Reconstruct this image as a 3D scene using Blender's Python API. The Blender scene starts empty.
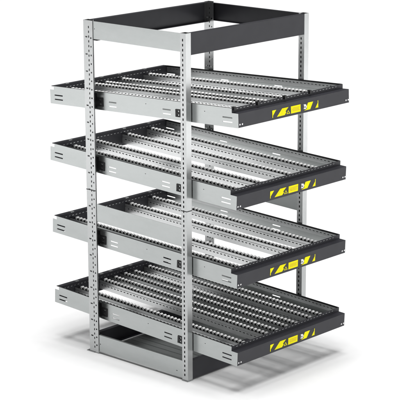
import bpy, math, random
from mathutils import Vector, Matrix

random.seed(7)
scn = bpy.context.scene
COL = scn.collection

# ------------------------------------------------------------------ measures (metres)
W, D, H = 1.0544, 0.8042, 2.0            # outside of the four posts; post height
FY, RY = 0.3307, 0.3530                  # overhang of the shelves, front and rear
RX = 0.0445                              # outer face of a shelf's side rail
ZF = [1.5169, 1.0582, 0.6129, 0.1619]    # rail underside at the front end, shelf 1..4
ZR = [1.4630, 1.1157, 0.6693, 0.2243]    # ... and at the rear end
OFF = [0.0111, -0.0037, 0.0003, 0.0033]
RH = 0.105                               # rail height
PX = 0.040                               # post width along X
PD = 0.043                               # post depth along Y
ROOT = Vector((W / 2, D / 2, 0))


# ------------------------------------------------------------------ materials
def nodes_of(name):
    m = bpy.data.materials.new(name)
    m.use_nodes = True
    nt = m.node_tree
    return m, nt, nt.nodes["Principled BSDF"]


def zinc(name, lo, hi, rough, metal=0.9, stretch=(1, 1, 1), fac=0.25):
    m, nt, b = nodes_of(name)
    tc = nt.nodes.new("ShaderNodeTexCoord")
    mp = nt.nodes.new("ShaderNodeMapping")
    mp.inputs["Scale"].default_value = stretch
    nt.links.new(tc.outputs["Object"], mp.inputs["Vector"])
    nz = nt.nodes.new("ShaderNodeTexNoise")
    nz.inputs["Scale"].default_value = 9
    nz.inputs["Detail"].default_value = 4
    nz.inputs["Roughness"].default_value = 0.6
    nt.links.new(mp.outputs["Vector"], nz.inputs["Vector"])
    fine = nt.nodes.new("ShaderNodeTexNoise")
    fine.inputs["Scale"].default_value = 160
    fine.inputs["Detail"].default_value = 2
    nt.links.new(mp.outputs["Vector"], fine.inputs["Vector"])
    mix = nt.nodes.new("ShaderNodeMix")
    mix.inputs["Factor"].default_value = fac
    nt.links.new(nz.outputs["Fac"], mix.inputs["A"])
    nt.links.new(fine.outputs["Fac"], mix.inputs["B"])
    bw = mix
    cr = nt.nodes.new("ShaderNodeValToRGB")
    cr.color_ramp.elements[0].position = 0.3
    cr.color_ramp.elements[1].position = 0.7
    cr.color_ramp.elements[0].color = (*lo, 1)
    cr.color_ramp.elements[1].color = (*hi, 1)
    nt.links.new(bw.outputs["Result"], cr.inputs["Fac"])
    nt.links.new(cr.outputs["Color"], b.inputs["Base Color"])
    mr = nt.nodes.new("ShaderNodeMapRange")
    mr.inputs["From Min"].default_value = 0.3
    mr.inputs["From Max"].default_value = 0.7
    mr.inputs["To Min"].default_value = rough - 0.025
    mr.inputs["To Max"].default_value = rough + 0.03
    nt.links.new(bw.outputs["Result"], mr.inputs["Value"])
    nt.links.new(mr.outputs["Result"], b.inputs["Roughness"])
    b.inputs["Metallic"].default_value = metal
    return m


def paint(name, col, rough, spec=0.5, grain=0.0, var=0.08):
    m, nt, b = nodes_of(name)
    tc = nt.nodes.new("ShaderNodeTexCoord")
    nz = nt.nodes.new("ShaderNodeTexNoise")
    nz.inputs["Scale"].default_value = 14
    nz.inputs["Detail"].default_value = 8
    nt.links.new(tc.outputs["Object"], nz.inputs["Vector"])
    cr = nt.nodes.new("ShaderNodeValToRGB")
    cr.color_ramp.elements[0].position = 0.3
    cr.color_ramp.elements[1].position = 0.7
    cr.color_ramp.elements[0].color = (*[c * (1 - var) for c in col], 1)
    cr.color_ramp.elements[1].color = (*[min(1, c * (1 + var)) for c in col], 1)
    nt.links.new(nz.outputs["Fac"], cr.inputs["Fac"])
    nt.links.new(cr.outputs["Color"], b.inputs["Base Color"])
    b.inputs["Roughness"].default_value = rough
    b.inputs["Specular IOR Level"].default_value = spec
    if grain:
        n2 = nt.nodes.new("ShaderNodeTexNoise")
        n2.inputs["Scale"].default_value = 900
        nt.links.new(tc.outputs["Object"], n2.inputs["Vector"])
        bp = nt.nodes.new("ShaderNodeBump")
        bp.inputs["Strength"].default_value = grain
        bp.inputs["Distance"].default_value = 0.001
        nt.links.new(n2.outputs["Fac"], bp.inputs["Height"])
        nt.links.new(bp.outputs["Normal"], b.inputs["Normal"])
    return m


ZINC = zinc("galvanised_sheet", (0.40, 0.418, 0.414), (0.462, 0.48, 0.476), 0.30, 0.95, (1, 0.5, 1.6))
ZPOST = zinc("galvanised_post", (0.45, 0.46, 0.46), (0.50, 0.51, 0.51), 0.30, 0.95, stretch=(1, 1, 0.4))
ZTRACK = zinc("galvanised_track", (0.60, 0.61, 0.61), (0.66, 0.67, 0.67), 0.30, 0.9, fac=0.0)
DARK = paint("anthracite_powder_coat", (0.030, 0.030, 0.036), 0.42, 0.3, 0.15)
BLACK = paint("black_plastic", (0.012, 0.012, 0.013), 0.45, 0.4)
WHEEL = paint("pale_plastic", (0.93, 0.93, 0.92), 0.35, 0.5)
STEEL = zinc("bright_steel", (0.75, 0.75, 0.75), (0.85, 0.85, 0.85), 0.3)
YELLOW = paint("yellow_film", (0.95, 0.86, 0.005), 0.5, 0.08)
WHITE = paint("white_film", (0.85, 0.85, 0.85), 0.4)
ORANGE = paint("orange_print", (0.55, 0.25, 0.02), 0.5)
FLOOR = paint("white_floor", (0.80, 0.80, 0.80), 0.65, 0.2, var=0.01)


# ------------------------------------------------------------------ mesh builder
class MB:
    def __init__(self):
        self.v, self.f, self.m = [], [], []

    def poly(self, pts, mi=0):
        i = len(self.v)
        self.v += [Vector(p) for p in pts]
        self.f.append(tuple(range(i, i + len(pts))))
        self.m.append(mi)

    def box(self, a, b, mi=0):
        x0, y0, z0 = a
        x1, y1, z1 = b
        i = len(self.v)
        self.v += [Vector(p) for p in ((x0, y0, z0), (x1, y0, z0), (x1, y1, z0), (x0, y1, z0),
                                       (x0, y0, z1), (x1, y0, z1), (x1, y1, z1), (x0, y1, z1))]
        for q in ((0, 3, 2, 1), (4, 5, 6, 7), (0, 1, 5, 4), (1, 2, 6, 5), (2, 3, 7, 6), (3, 0, 4, 7)):
            self.f.append(tuple(i + k for k in q))
            self.m.append(mi)

    def extrude_x(self, sec, x0, x1, mi=0):
        """closed section of (y, z) points, counter-clockwise seen from +x"""
        i, n = len(self.v), len(sec)
        self.v += [Vector((x0, y, z)) for y, z in sec] + [Vector((x1, y, z)) for y, z in sec]
        self.f.append(tuple(reversed(range(i, i + n)))); self.m.append(mi)
        self.f.append(tuple(range(i + n, i + 2 * n))); self.m.append(mi)
        for k in range(n):
            j = (k + 1) % n
            self.f.append((i + k, i + j, i + n + j, i + n + k)); self.m.append(mi)

    def extrude_y(self, sec, y0, y1, mi=0):
        """closed section of (x, z) points"""
        i, n = len(self.v), len(sec)
        self.v += [Vector((x, y0, z)) for x, z in sec] + [Vector((x, y1, z)) for x, z in sec]
        self.f.append(tuple(range(i, i + n))); self.m.append(mi)
        self.f.append(tuple(reversed(range(i + n, i + 2 * n)))); self.m.append(mi)
        for k in range(n):
            j = (k + 1) % n
            self.f.append((i + k, i + n + k, i + n + j, i + j)); self.m.append(mi)

    def plate(self, o, U, V, T, u0, u1, v0, v1, holes=(), mi=0):
        """sheet in the plane o + u*U + v*V, thickness vector T, with rectangular cut-outs"""
        o, U, V, T = Vector(o), Vector(U), Vector(V), Vector(T)
        us = sorted({round(c, 6) for c in [u0, u1] + [h[k] for h in holes for k in (0, 1)] if u0 <= c <= u1})
        vs = sorted({round(c, 6) for c in [v0, v1] + [h[k] for h in holes for k in (2, 3)] if v0 <= c <= v1})
        nu, nv = len(us) - 1, len(vs) - 1
        solid = [[True] * nv for _ in range(nu)]
        for a, b, c, d in holes:
            for i in range(nu):
                um = (us[i] + us[i + 1]) / 2
                if not a < um < b:
                    continue
                for j in range(nv):
                    if c < (vs[j] + vs[j + 1]) / 2 < d:
                        solid[i][j] = False
        idx = {}

        def vert(i, j, k):
            if (i, j, k) not in idx:
                idx[(i, j, k)] = len(self.v)
                self.v.append(o + U * us[i] + V * vs[j] + T * k)
            return idx[(i, j, k)]

        flip = U.cross(V).dot(T) > 0

        def face(*q):
            self.f.append(tuple(reversed(q)) if flip else q)
            self.m.append(mi)

        ok = lambda i, j: 0 <= i < nu and 0 <= j < nv and solid[i][j]
        for i in range(nu):
            for j in range(nv):
                if not solid[i][j]:
                    continue
                a, b, c, d = (i, j), (i + 1, j), (i + 1, j + 1), (i, j + 1)
                face(vert(*a, 0), vert(*b, 0), vert(*c, 0), vert(*d, 0))
                face(vert(*d, 1), vert(*c, 1), vert(*b, 1), vert(*a, 1))
                for (p, q, ni, nj) in ((a, b, i, j - 1), (b, c, i + 1, j), (c, d, i, j + 1), (d, a, i - 1, j)):
                    if not ok(ni, nj):
                        face(vert(*q, 0), vert(*p, 0), vert(*p, 1), vert(*q, 1))

    def cyl(self, c, axis, r, length, seg=16, mi=0, bev=0.0):
        """cylinder centred on c along axis 'x' or 'y'"""
        prof = [(-length / 2, r - bev), (-length / 2 + bev, r), (length / 2 - bev, r), (length / 2, r - bev)] if bev \
            else [(-length / 2, r), (length / 2, r)]
        i = len(self.v)
        for t, rr in prof:
            for k in range(seg):
                a = 2 * math.pi * k / seg
                p = (t, rr * math.cos(a), rr * math.sin(a)) if axis == 'x' else (rr * math.sin(a), t, rr * math.cos(a))
                self.v.append(Vector(c) + Vector(p))
        n = len(prof)
        for q in range(n - 1):
            for k in range(seg):
                j = (k + 1) % seg
                self.f.append((i + q * seg + k, i + (q + 1) * seg + k, i + (q + 1) * seg + j, i + q * seg + j))
                self.m.append(mi)
        self.f.append(tuple(i + k for k in range(seg))); self.m.append(mi)
        self.f.append(tuple(i + (n - 1) * seg + k for k in reversed(range(seg)))); self.m.append(mi)

    def build(self, name, mats, parent=None, bevel=0.0, recentre=True):
        """link as one mesh object; vertices are given in the parent's own coordinates"""
        mats = mats if isinstance(mats, (list, tuple)) else [mats]
        org = Vector((0, 0, 0))
        if recentre:
            lo = Vector([min(p[k] for p in self.v) for k in range(3)])
            hi = Vector([max(p[k] for p in self.v) for k in range(3)])
            org = (lo + hi) / 2
            org.z = lo.z
        me = bpy.data.meshes.new(name)
        me.from_pydata([p - org for p in self.v], [], self.f)
        for mt in mats:
            me.materials.append(mt)
        for p, mi in zip(me.polygons, self.m):
            p.material_index = mi
        me.validate()
        me.update()
        o = bpy.data.objects.new(name, me)
        COL.objects.link(o)
        o.location = org
        o.parent = parent
        if parent is not None and parent.type == 'MESH':
            o.location = org - ABS[parent.name]
        ABS[o.name] = org
        if bevel:
            bv = o.modifiers.new("edge", 'BEVEL')
            bv.width = bevel
            bv.segments = 2
            bv.limit_method = 'ANGLE'
        return o


ABS = {}


def empty(name, loc, parent=None):
    o = bpy.data.objects.new(name, None)
    o.empty_display_size = 0.1
    COL.objects.link(o)
    o.location = loc
    o.parent = parent
    return o


# ------------------------------------------------------------------ the setting
fl = MB()
fl.poly([(-70, -70, 0), (70, -70, 0), (70, 70, 0), (-70, 70, 0)])
floor = fl.build("floor", FLOOR, recentre=False)
floor["kind"] = "structure"

# ------------------------------------------------------------------ the rack
rack = empty("flow_rack", ROOT)
rack["label"] = "tall galvanised steel flow rack with four sloping roller shelves and dark front beams"
rack["category"] = "flow rack"


class RB(MB):
    """builder for parts of the rack frame, in world coordinates with the front left post corner at 0,0"""
    def build(self, name, mats, parent=rack, bevel=0.0):
        if parent is rack:
            self.v = [p - ROOT for p in self.v]
            return MB.build(self, name, mats, rack, bevel)
        self.v = [p - ROOT for p in self.v]
        return MB.build(self, name, mats, parent, bevel)


def post(x0, y0, outer_x, rear):
    """box section upright with slotted faces; outer_x is -1 on the left, 1 on the right"""
    x1, y1, t = x0 + PX, y0 + PD, 0.0025
    z0 = 0.004
    side = []
    yl_ = y0 - 0.032 if rear else y0                    # the rear posts carry a wide slotted near flange
    if rear:
        k = 0.10
        while k < H - 0.03:
            side.append((y0 + 0.012, y0 + 0.029, k, k + 0.008)); k += 0.1
        k = 0.03
        while k < H - 0.02:
            side.append((y0 - 0.003, y0 + 0.004, k, k + 0.013)); k += 0.0275
        k = 0.045
        while k < H - 0.06:
            side.append((y0 - 0.022, y0 - 0.012, k, k + 0.009)); k += 0.05
    else:
        k = 0.03
        while k < H - 0.02:
            side.append((y0 + 0.020, y0 + 0.028, k, k + 0.014)); k += 0.0275
    b = RB()
    b.plate((x0, 0, 0), (0, 1, 0), (0, 0, 1), (t, 0, 0), yl_, y1, z0, H, side)
    b.plate((x1, 0, 0), (0, 1, 0), (0, 0, 1), (-t, 0, 0), y0, y1, z0, H)
    yw, s = (y1, -1) if rear else (y0, 1)               # plain outer web; the channel opens inwards
    b.plate((0, yw, 0), (1, 0, 0), (0, 0, 1), (0, s * t, 0), x0 + t, x1 - t, z0, H)
    if not rear:
        b.plate((0, y1, 0), (1, 0, 0), (0, 0, 1), (0, -t, 0), x0 + t, x1 - t, z0, H)
    if rear:
        b.box((x0 + t + 0.0005, y0 - 0.006, z0), (x0 + t + 0.012, y0 + 0.006, H - 0.002), 1)  # black strip added behind the slots so the hollow reads dark
    p = b.build("upright_post", [ZPOST, BLACK])
    # seam where the upper length of the post stands on the lower one
    r = RB()
    e, zs, zt = 0.0018, 1.000, 1.004
    r.box((x0 - e, yl_ - e, zs), (x0 - 0.0002, y1 + e, zt))
    ya, yb = (y1 + 0.0002, y1 + e) if rear else (y0 - e, y0 - 0.0002)
    r.box((x0 - 0.0002, ya, zs), (x1 + e, yb, zt))
    r.build("joint_ring", BLACK, p)
    f = RB()
    gx = 0.006
    f.box((x0 - (gx if outer_x < 0 else 0.0), y0 - (0.0 if rear else 0.004), 0.0005),
          (x1 + (gx if outer_x > 0 else 0.0), y1 + (0.022 if rear else 0.0), 0.004))
    f.build("foot_plate", ZPOST, p)
    return p


YR = D - PD
posts = [post(0, 0, -1, False), post(W - PX, 0, 1, False),
         post(0, YR, -1, True), post(W - PX + 0.011, YR, 1, True)]

# top frame: galvanised side beam on the near side, dark beams round the rest
BX = 0.004                                               # side sheets, just behind the post faces
YA, YB = PD + 0.0005, YR - 0.0325
b = RB()
b.plate((BX, 0, 0), (0, 1, 0), (0, 0, 1), (0.002, 0, 0), YA, YB, 1.896, 1.998,
        [(YB - 0.014, YB - 0.008, 1.952, 1.958)])
b.box((BX + 0.002, YA, 1.896), (BX + 0.022, YB, 1.898))
t = b.build("side_beam", ZINC)
t["label"] = "pale galvanised side beam of the top frame"
b = RB()
b.box((BX + 0.001, YB - 0.028, 1.888), (BX + 0.03, YB - 0.002, 1.8955))
b.build("beam_hook", BLACK)


def chan_x(y_face, inward, z0, z1, x0, x1, lip=0.028, th=0.0022):
    """beam along X: web at y_face, lips turned towards inward (+1 or -1 along Y)"""
    b = RB()
    s = inward
    ya, yb = sorted((y_face, y_face + s * th))
    b.box((x0, ya, z0), (x1, yb, z1))
    yc, yd = sorted((y_face + s * th, y_face + s * lip))
    b.box((x0, yc, z1 - th), (x1, yd, z1))
    b.box((x0, yc, z0), (x1, yd, z0 + th))
    return b


chan_x(0.002, 1, 1.877, 1.998, PX + 0.001, W - PX - 0.001).build("front_beam", DARK, rack, 0.001)
chan_x(D - 0.002, -1, 1.877, 1.998, PX + 0.001, W - PX + 0.010, lip=0.03).build("rear_beam", DARK)
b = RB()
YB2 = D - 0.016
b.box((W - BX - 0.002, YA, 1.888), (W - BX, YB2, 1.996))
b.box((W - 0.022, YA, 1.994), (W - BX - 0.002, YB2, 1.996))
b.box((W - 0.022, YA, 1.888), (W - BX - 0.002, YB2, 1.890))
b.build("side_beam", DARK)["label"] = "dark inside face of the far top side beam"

# base plinth
b = RB()
b.plate((BX, 0, 0), (0, 1, 0), (0, 0, 1), (0.002, 0, 0), YA, YB, 0.016, 0.116,
        [(YB - 0.014, YB - 0.008, 0.058, 0.064), (YA + 0.04, YA + 0.052, 0.045, 0.049)])
b.box((BX + 0.002, YA, 0.114), (BX + 0.014, YB, 0.116))
b.box((BX + 0.002, YA, 0.016), (BX + 0.02, YB, 0.018))
b.build("base_panel", ZINC)
b = RB()
b.box((W - BX - 0.002, YA, 0.016), (W - BX, YB2, 0.116))
b.box((W - 0.022, YA, 0.114), (W - BX - 0.002, YB, 0.116))
b.build("base_panel", ZINC)
chan_x(0.003, 1, 0.006, 0.117, PX + 0.001, W - PX - 0.001).build("base_panel", DARK)["label"] = "dark front base panel"
chan_x(D - 0.012, -1, 0.016, 0.117, PX + 0.001, W - PX - 0.001).build("base_panel", DARK)["label"] = "dark rear base panel"

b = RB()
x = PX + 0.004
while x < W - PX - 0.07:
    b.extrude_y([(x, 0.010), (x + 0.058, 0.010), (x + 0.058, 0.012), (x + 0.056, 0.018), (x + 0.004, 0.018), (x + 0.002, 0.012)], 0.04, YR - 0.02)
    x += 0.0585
b.build("added_shade_deck", ZINC)  # ribbed sheet added to darken the shaded floor inside the base

# side guides fixed between the posts above the third shelf
for xa, xb, zb in ((BX, BX + 0.002, 0.7915), (W - BX - 0.002, W - BX, 0.793)):
    b = RB()
    z = lambda y: zb + 0.0378 * y
    sec = [(YA, z(YA)), (YB, z(YB)), (YB, z(YB) + 0.105), (YA, z(YA) + 0.105)]
    b.extrude_x(sec, xa, xb)
    b.build("side_guide", ZINC)

# ------------------------------------------------------------------ the four roller shelves
TRACKS = [[0.150, 0.355, 0.437, 0.588, 0.812],
          [0.172, 0.365, 0.630, 0.848],
          [0.170, 0.368, 0.640, 0.848],
          [0.195, 0.405, 0.487, 0.582, 0.662, 0.800, 0.886]]
PITCH, WR, WZ = 0.028, 0.0086, 0.0790


def wheel_mb(c):
    b = MB()
    b.cyl(c, 'x', WR, 0.020, 16, 0, 0.0015)
    return b


cam_loc = Vector((-6.777, -6.358, 3.427))
all_wheels = []          # (distance to the camera, shelf index, local centre)
shelves = []
proto_track = {}


def rail(sh, left, L):
    """side rail sheet with its end notches and slot pairs; local y runs from the front end to the rear"""
    s = 1 if left else -1
    x0 = RX if left else W - RX
    holes = [(-1, 0.045, 0.079, 1), (L - 0.034, L + 1, 0.083, 1)]
    ya = FY - sh_off[0]
    for a, c in ((L - 0.108, L - 0.036), (FY + 0.600, FY + 0.660), (FY + 0.170, FY + 0.232), (0.042, 0.112)):
        for z0 in (0.0235, 0.0485):
            holes.append((a, c, z0, z0 + 0.0075))
    for a in (0.05, 0.50, 0.98):
        holes.append((a + 0.19, a + 0.196, 0.068, 0.072))
    b = MB()
    b.plate((x0, 0, 0), (0, 1, 0), (0, 0, 1), (s * 0.002, 0, 0), 0.0, L, 0.0, RH, holes)
    xa, xb = sorted((x0 + s * 0.002, x0 + s * 0.016))
    b.box((xa, 0.047, 0.0), (xb, L - 0.04, 0.002))
    return b


sh_off = [0]
for i in range(4):
    dy = D + RY + FY
    ang = math.atan2(ZR[i] - ZF[i], dy)
    L = math.hypot(dy, ZR[i] - ZF[i])
    sh_off[0] = OFF[i]
    sh = empty("roller_shelf", Vector((0, -(FY + OFF[i]), ZF[i])) - ROOT, rack)
    sh.rotation_euler = (ang, 0, 0)
    M = Matrix.Translation(Vector((0, -(FY + OFF[i]), ZF[i]))) @ Matrix.Rotation(ang, 4, 'X')
    shelves.append((sh, M, L))
    if i == 0:
        sh["label"] = "top roller shelf sloping down towards the back"
    if i == 3:
        sh["label"] = "bottom roller shelf with more closely set roller tracks"
    yl = lambda Y: (Y + FY + OFF[i]) / math.cos(ang)

    for left in (True, False):
        rail(sh, left, L).build("side_rail", ZINC, sh)
        b = MB()
        s = 1 if left else -1
        x0 = (RX if left else W - RX) + s * 0.0022
        xa, xb = sorted((x0, x0 + s * 0.006))
        b.box((xa, 0.049, RH - 0.006), (xb, L - 0.042, RH + 0.0012))
        b.build("edge_strip", BLACK, sh)
        b = MB()
        k, hs = 0.062, []
        while k < L - 0.07:
            hs.append((k, k + 0.014, 0.084, 0.0885)); k += PITCH
        b.plate((x0 + s * 0.0035, 0, 0), (0, 1, 0), (0, 0, 1), (s * 0.0015, 0, 0), 0.052, L - 0.044, 0.066, 0.0975, hs)
        b.build("rail_liner", ZTRACK, sh)

    # front beam: upright face, ramp behind it and a row of track hooks along the top edge
    xa, xb = RX + 0.0004, W - RX - 0.0004
    b = MB()
    sec = [(0, 0.001), (0.03, 0.001), (0.03, 0.004), (0.003, 0.004), (0.003, 0.0755), (0.0475, 0.0755),
           (0.0475, 0.1055), (0.0445, 0.1055), (0.0445, 0.0785), (0, 0.0785)]
    b.extrude_x(sec, xa, xb)
    n = int((xb - xa - 0.06) / 0.0285)
    for k in range(n):
        xc = xa + 0.03 + 0.0285 * (k + 0.5)
        b.box((xc - 0.0065, 0.0425, 0.0955), (xc + 0.0065, 0.0445, 0.0985), 1)
    fb = b.build("front_beam", [DARK, ZTRACK], sh, 0.0012)
    # rear beam
    b = MB()
    yr = L - 0.036
    b.box((RX + 0.003, yr - 0.003, 0.001), (W - RX - 0.003, yr, RH + 0.001))
    b.box((RX + 0.003, yr, RH - 0.002), (W - RX - 0.003, yr + 0.026, RH + 0.001))
    b.box((RX + 0.003, yr, 0.001), (W - RX - 0.003, yr + 0.026, 0.004))
    n = int((W - 2 * RX - 0.06) / 0.0285)
    for k in range(n):
        xc = RX + 0.03 + 0.0285 * (k + 0.5)
        b.box((xc - 0.006, yr - 0.0042, 0.086), (xc + 0.006, yr - 0.003, 0.0895), 1)
    for xt in TRACKS[i]:
        b.box((xt - 0.013, yr - 0.004, RH + 0.0012), (xt + 0.013, yr + 0.012, RH + 0.005), 1)
    b.build("rear_beam", [DARK, ZTRACK], sh)

    # roller tracks
    for ti, xt in enumerate(TRACKS[i]):
        y0, y1 = 0.049, L - 0.040
        b = MB()
        hw = 0.0195
        n = int((y1 - y0 - 0.022) / PITCH)
        ys = [y0 + 0.012 + PITCH * k + (0.010 if ti % 2 else 0) for k in range(n)]
        slots = [(y + 0.004, y + 0.019, 0.043, 0.0485) for y in ys]
        for s in (-1, 1):
            b.plate((xt + s * hw, 0, 0), (0, 1, 0), (0, 0, 1), (-s * 0.0015, 0, 0), y0, y1, 0.018, 0.056, slots)
            a, c = sorted((xt + s * 0.0145, xt + s * 0.0160))
            b.box((a, y0, 0.056), (c, y1, 0.0595))
            a, c = sorted((xt + s * hw, xt + s * (hw - 0.0015)))
            b.box((a, y0, 0.0595), (c, y1, 0.0735))
            a, c = sorted((xt + s * 0.0161, xt + s * (hw - 0.0016)))
            b.box((a, y0, 0.0595), (c, y1, 0.061))
            b.box((a, y0, 0.0545), (c, y1, 0.056))
        b.box((xt - 0.0178, y0, 0.018), (xt + 0.0178, y1, 0.0195))
        b.box((xt - 0.009, ys[0] - 0.011, 0.062), (xt + 0.009, ys[-1] + 0.011, 0.0805), 1)   # black filler standing in for the deep shade between wheels
        b.build("roller_track", [ZTRACK, BLACK], sh)
        for y in ys:
            c = Vector((xt, y, WZ))
            all_wheels.append(((M @ c - cam_loc).length, i, c))

    # black clips that hook the rails into the four posts
    for left in (True, False):
        for rear in (True, False):
            s = 1 if left else -1
            x0 = RX - 0.0005 if left else W - RX + 0.0005
            T = (-s * 0.004, 0, 0)
            b = MB()
            if rear:
                ya = yl(YR)
                b.plate((x0, 0, 0), (0, 1, 0), (0, 0, 1), T, ya - 0.019, ya + 0.03, 0.009, 0.096)
                b.plate((x0, 0, 0), (0, 1, 0), (0, 0, 1), T, ya - 0.066, ya - 0.019, 0.021, 0.072,
                        [(ya - 0.054, ya - 0.036, 0.029, 0.039), (ya - 0.054, ya - 0.036, 0.053, 0.063)])
            else:
                ya = yl(PD)
                b.plate((x0, 0, 0), (0, 1, 0), (0, 0, 1), T, ya - 0.03, ya + 0.036, 0.020, 0.076)
                b.plate((x0, 0, 0), (0, 1, 0), (0, 0, 1), T, ya + 0.036, ya + 0.076, 0.019, 0.062,
                        [(ya + 0.048, ya + 0.064, 0.025, 0.034), (ya + 0.048, ya + 0.064, 0.046, 0.055)])
            b.build("post_clip", BLACK, sh)

    # bolts in the lower corners of the front face
    for xc in (RX + 0.011, RX + 0.031, W - RX - 0.031, W - RX - 0.011):
        b = MB()
        b.cyl((xc, -0.001, 0.019), 'y', 0.0052, 0.004, 12, 0, 0.001)
        b.build("bolt", STEEL, sh)
    if i == 0:
        for xc in (0.062, 0.255, 0.485, 0.705):
            b = MB()
            b.box((xc - 0.008, 0.0335, 0.0925), (xc + 0.008, 0.0443, 0.112))
            b.box((xc - 0.008, 0.0443, 0.1058), (xc + 0.008, 0.054, 0.112))
            b.build("track_stop", BLACK, sh)

    # hazard label on the front face
    x0, x1, z0, z1 = 0.324, 0.728, 0.0125, 0.0565
    LW, LH = x1 - x0, z1 - z0
    b = MB()
    b.box((x0, -0.0008, z0), (x1, 0.0008, z1), 0)

    def lp(pts, mi, lift=0.0012):
        b.poly([(x0 + u * LW, -lift, z0 + v * LH) for u, v in pts], mi)
    lp([(0.004, 0.04), (0.018, 0.04), (0.018, 0.30), (0.088, 0.96), (0.004, 0.96)], 1)
    lp([(0.100, 0.04), (0.265, 0.04), (0.30, 0.34), (0.285, 0.5), (0.35, 0.96), (0.215, 0.96)], 1)
    lp([(0.40, 0.04), (0.608, 0.04), (0.608, 0.96), (0.40, 0.96)], 1)
    lp([(0.68, 0.04), (0.818, 0.04), (0.885, 0.96), (0.77, 0.96), (0.745, 0.55), (0.745, 0.2)], 1)
    lp([(0.93, 0.04), (0.996, 0.04), (0.996, 0.96), (0.984, 0.96), (0.984, 0.66)], 1)
    # pictograms: warning triangle, pointing hand, lines of small print
    lp([(0.302, 0.10), (0.382, 0.10), (0.342, 0.58)], 1, 0.0014)
    lp([(0.32, 0.17), (0.364, 0.17), (0.342, 0.44)], 0, 0.0018)
    lp([(0.672, 0.24), (0.725, 0.20), (0.742, 0.5), (0.725, 0.8), (0.675, 0.86), (0.685, 0.5)], 2, 0.0016)
    lp([(0.692, 0.36), (0.713, 0.38), (0.712, 0.58), (0.698, 0.60)], 0, 0.0020)
    for r, (ua, ub) in enumerate(((0.44, 0.585), (0.43, 0.57), (0.44, 0.58))):
        u = ua
        v = 0.64 - 0.17 * r
        while u < ub:
            w = random.choice((0.006, 0.009, 0.012))
            lp([(u, v), (u + w, v), (u + w, v + 0.075), (u, v + 0.075)], 3, 0.0014)
            u += w + 0.005
    b.build("warning_label", [DARK, YELLOW, WHITE, ORANGE], sh)

# wheels: the hundred nearest ones singly, the others together
all_wheels.sort(key=lambda w: w[0])
quota = [24, 24, 24, 28]
near, rest = [], []
for w in all_wheels:
    if quota[w[1]] > 0:
        quota[w[1]] -= 1
        near.append(w)
    else:
        rest.append(w)
proto = wheel_mb((0, 0, 0)).build("roller_wheel", WHEEL, None, recentre=False)
for p in proto.data.polygons:
    p.use_smooth = len(p.vertices) == 4
for k, (d, i, c) in enumerate(near):
    o = proto if k == 0 else proto.copy()
    if k:
        COL.objects.link(o)
    o.parent = shelves[i][0]
    o.location = c
    o.rotation_euler = (random.uniform(0, 1), 0, 0)
b = MB()
for d, i, c in rest:
    q = wheel_mb(c)
    n0 = len(b.v)
    b.v += [shelves[i][1] @ p - ROOT for p in q.v]
    b.f += [tuple(n0 + k for k in f) for f in q.f]
    b.m += q.m
rw = b.build("roller_wheel", WHEEL, rack)
rw["kind"] = "stuff"
for p in rw.data.polygons:
    p.use_smooth = len(p.vertices) == 4

# ------------------------------------------------------------------ light
world = bpy.data.worlds.new("World")
scn.world = world
world.use_nodes = True
bg = world.node_tree.nodes["Background"]
bg.inputs["Color"].default_value = (1, 1, 1, 1)
bg.inputs["Strength"].default_value = 0.15


def area(name, loc, target, size, power, spread=math.pi, col=(1, 1, 1)):
    ld = bpy.data.lights.new(name, 'AREA')
    ld.shape = 'DISK'
    ld.size = size
    ld.energy = power
    ld.color = col
    ld.spread = spread
    o = bpy.data.objects.new(name, ld)
    COL.objects.link(o)
    o.location = loc
    o.rotation_euler = (Vector(target) - Vector(loc)).to_track_quat('-Z', 'Y').to_euler()
    return o


area("overhead_softbox", (0.5, 0.4, 120), (0.5, 0.4, 0), 62, 186000)
area("side_softbox", (-6.2, 6.0, 4.5), (-6.2, 6.0, 0), 3.5, 225, math.radians(125))
area("front_softbox", (6.6, -5.8, 4.5), (6.6, -5.8, 0), 3.5, 215, math.radians(85))
area("fill_softbox", (3.2, -8.0, 2.3), (0.5, 0.0, 1.0), 3.0, 95, math.radians(120))

# ------------------------------------------------------------------ camera
f, az, el, roll = 1727.6021, 0.7456, 0.2484, -0.0044
az, el, roll = CAMANG = (0.745612, 0.248386, -0.004383)
fw = Vector((math.cos(el) * math.cos(az), math.cos(el) * math.sin(az), -math.sin(el)))
r = fw.cross(Vector((0, 0, 1))).normalized()
u = r.cross(fw)
r2 = r * math.cos(roll) + u * math.sin(roll)
u2 = -r * math.sin(roll) + u * math.cos(roll)
cd = bpy.data.cameras.new("camera")
cd.sensor_width = 36
cd.lens = f / 400 * 36
cd.clip_end = 500
cam = bpy.data.objects.new("camera", cd)
COL.objects.link(cam)
m = Matrix((r2, u2, -fw)).transposed().to_4x4()
m.translation = cam_loc
cam.matrix_world = m
scn.camera = cam

scn.view_settings.view_transform = 'Standard'
scn.view_settings.look = 'None'
scn.view_settings.exposure = 0
scn.view_settings.gamma = 1
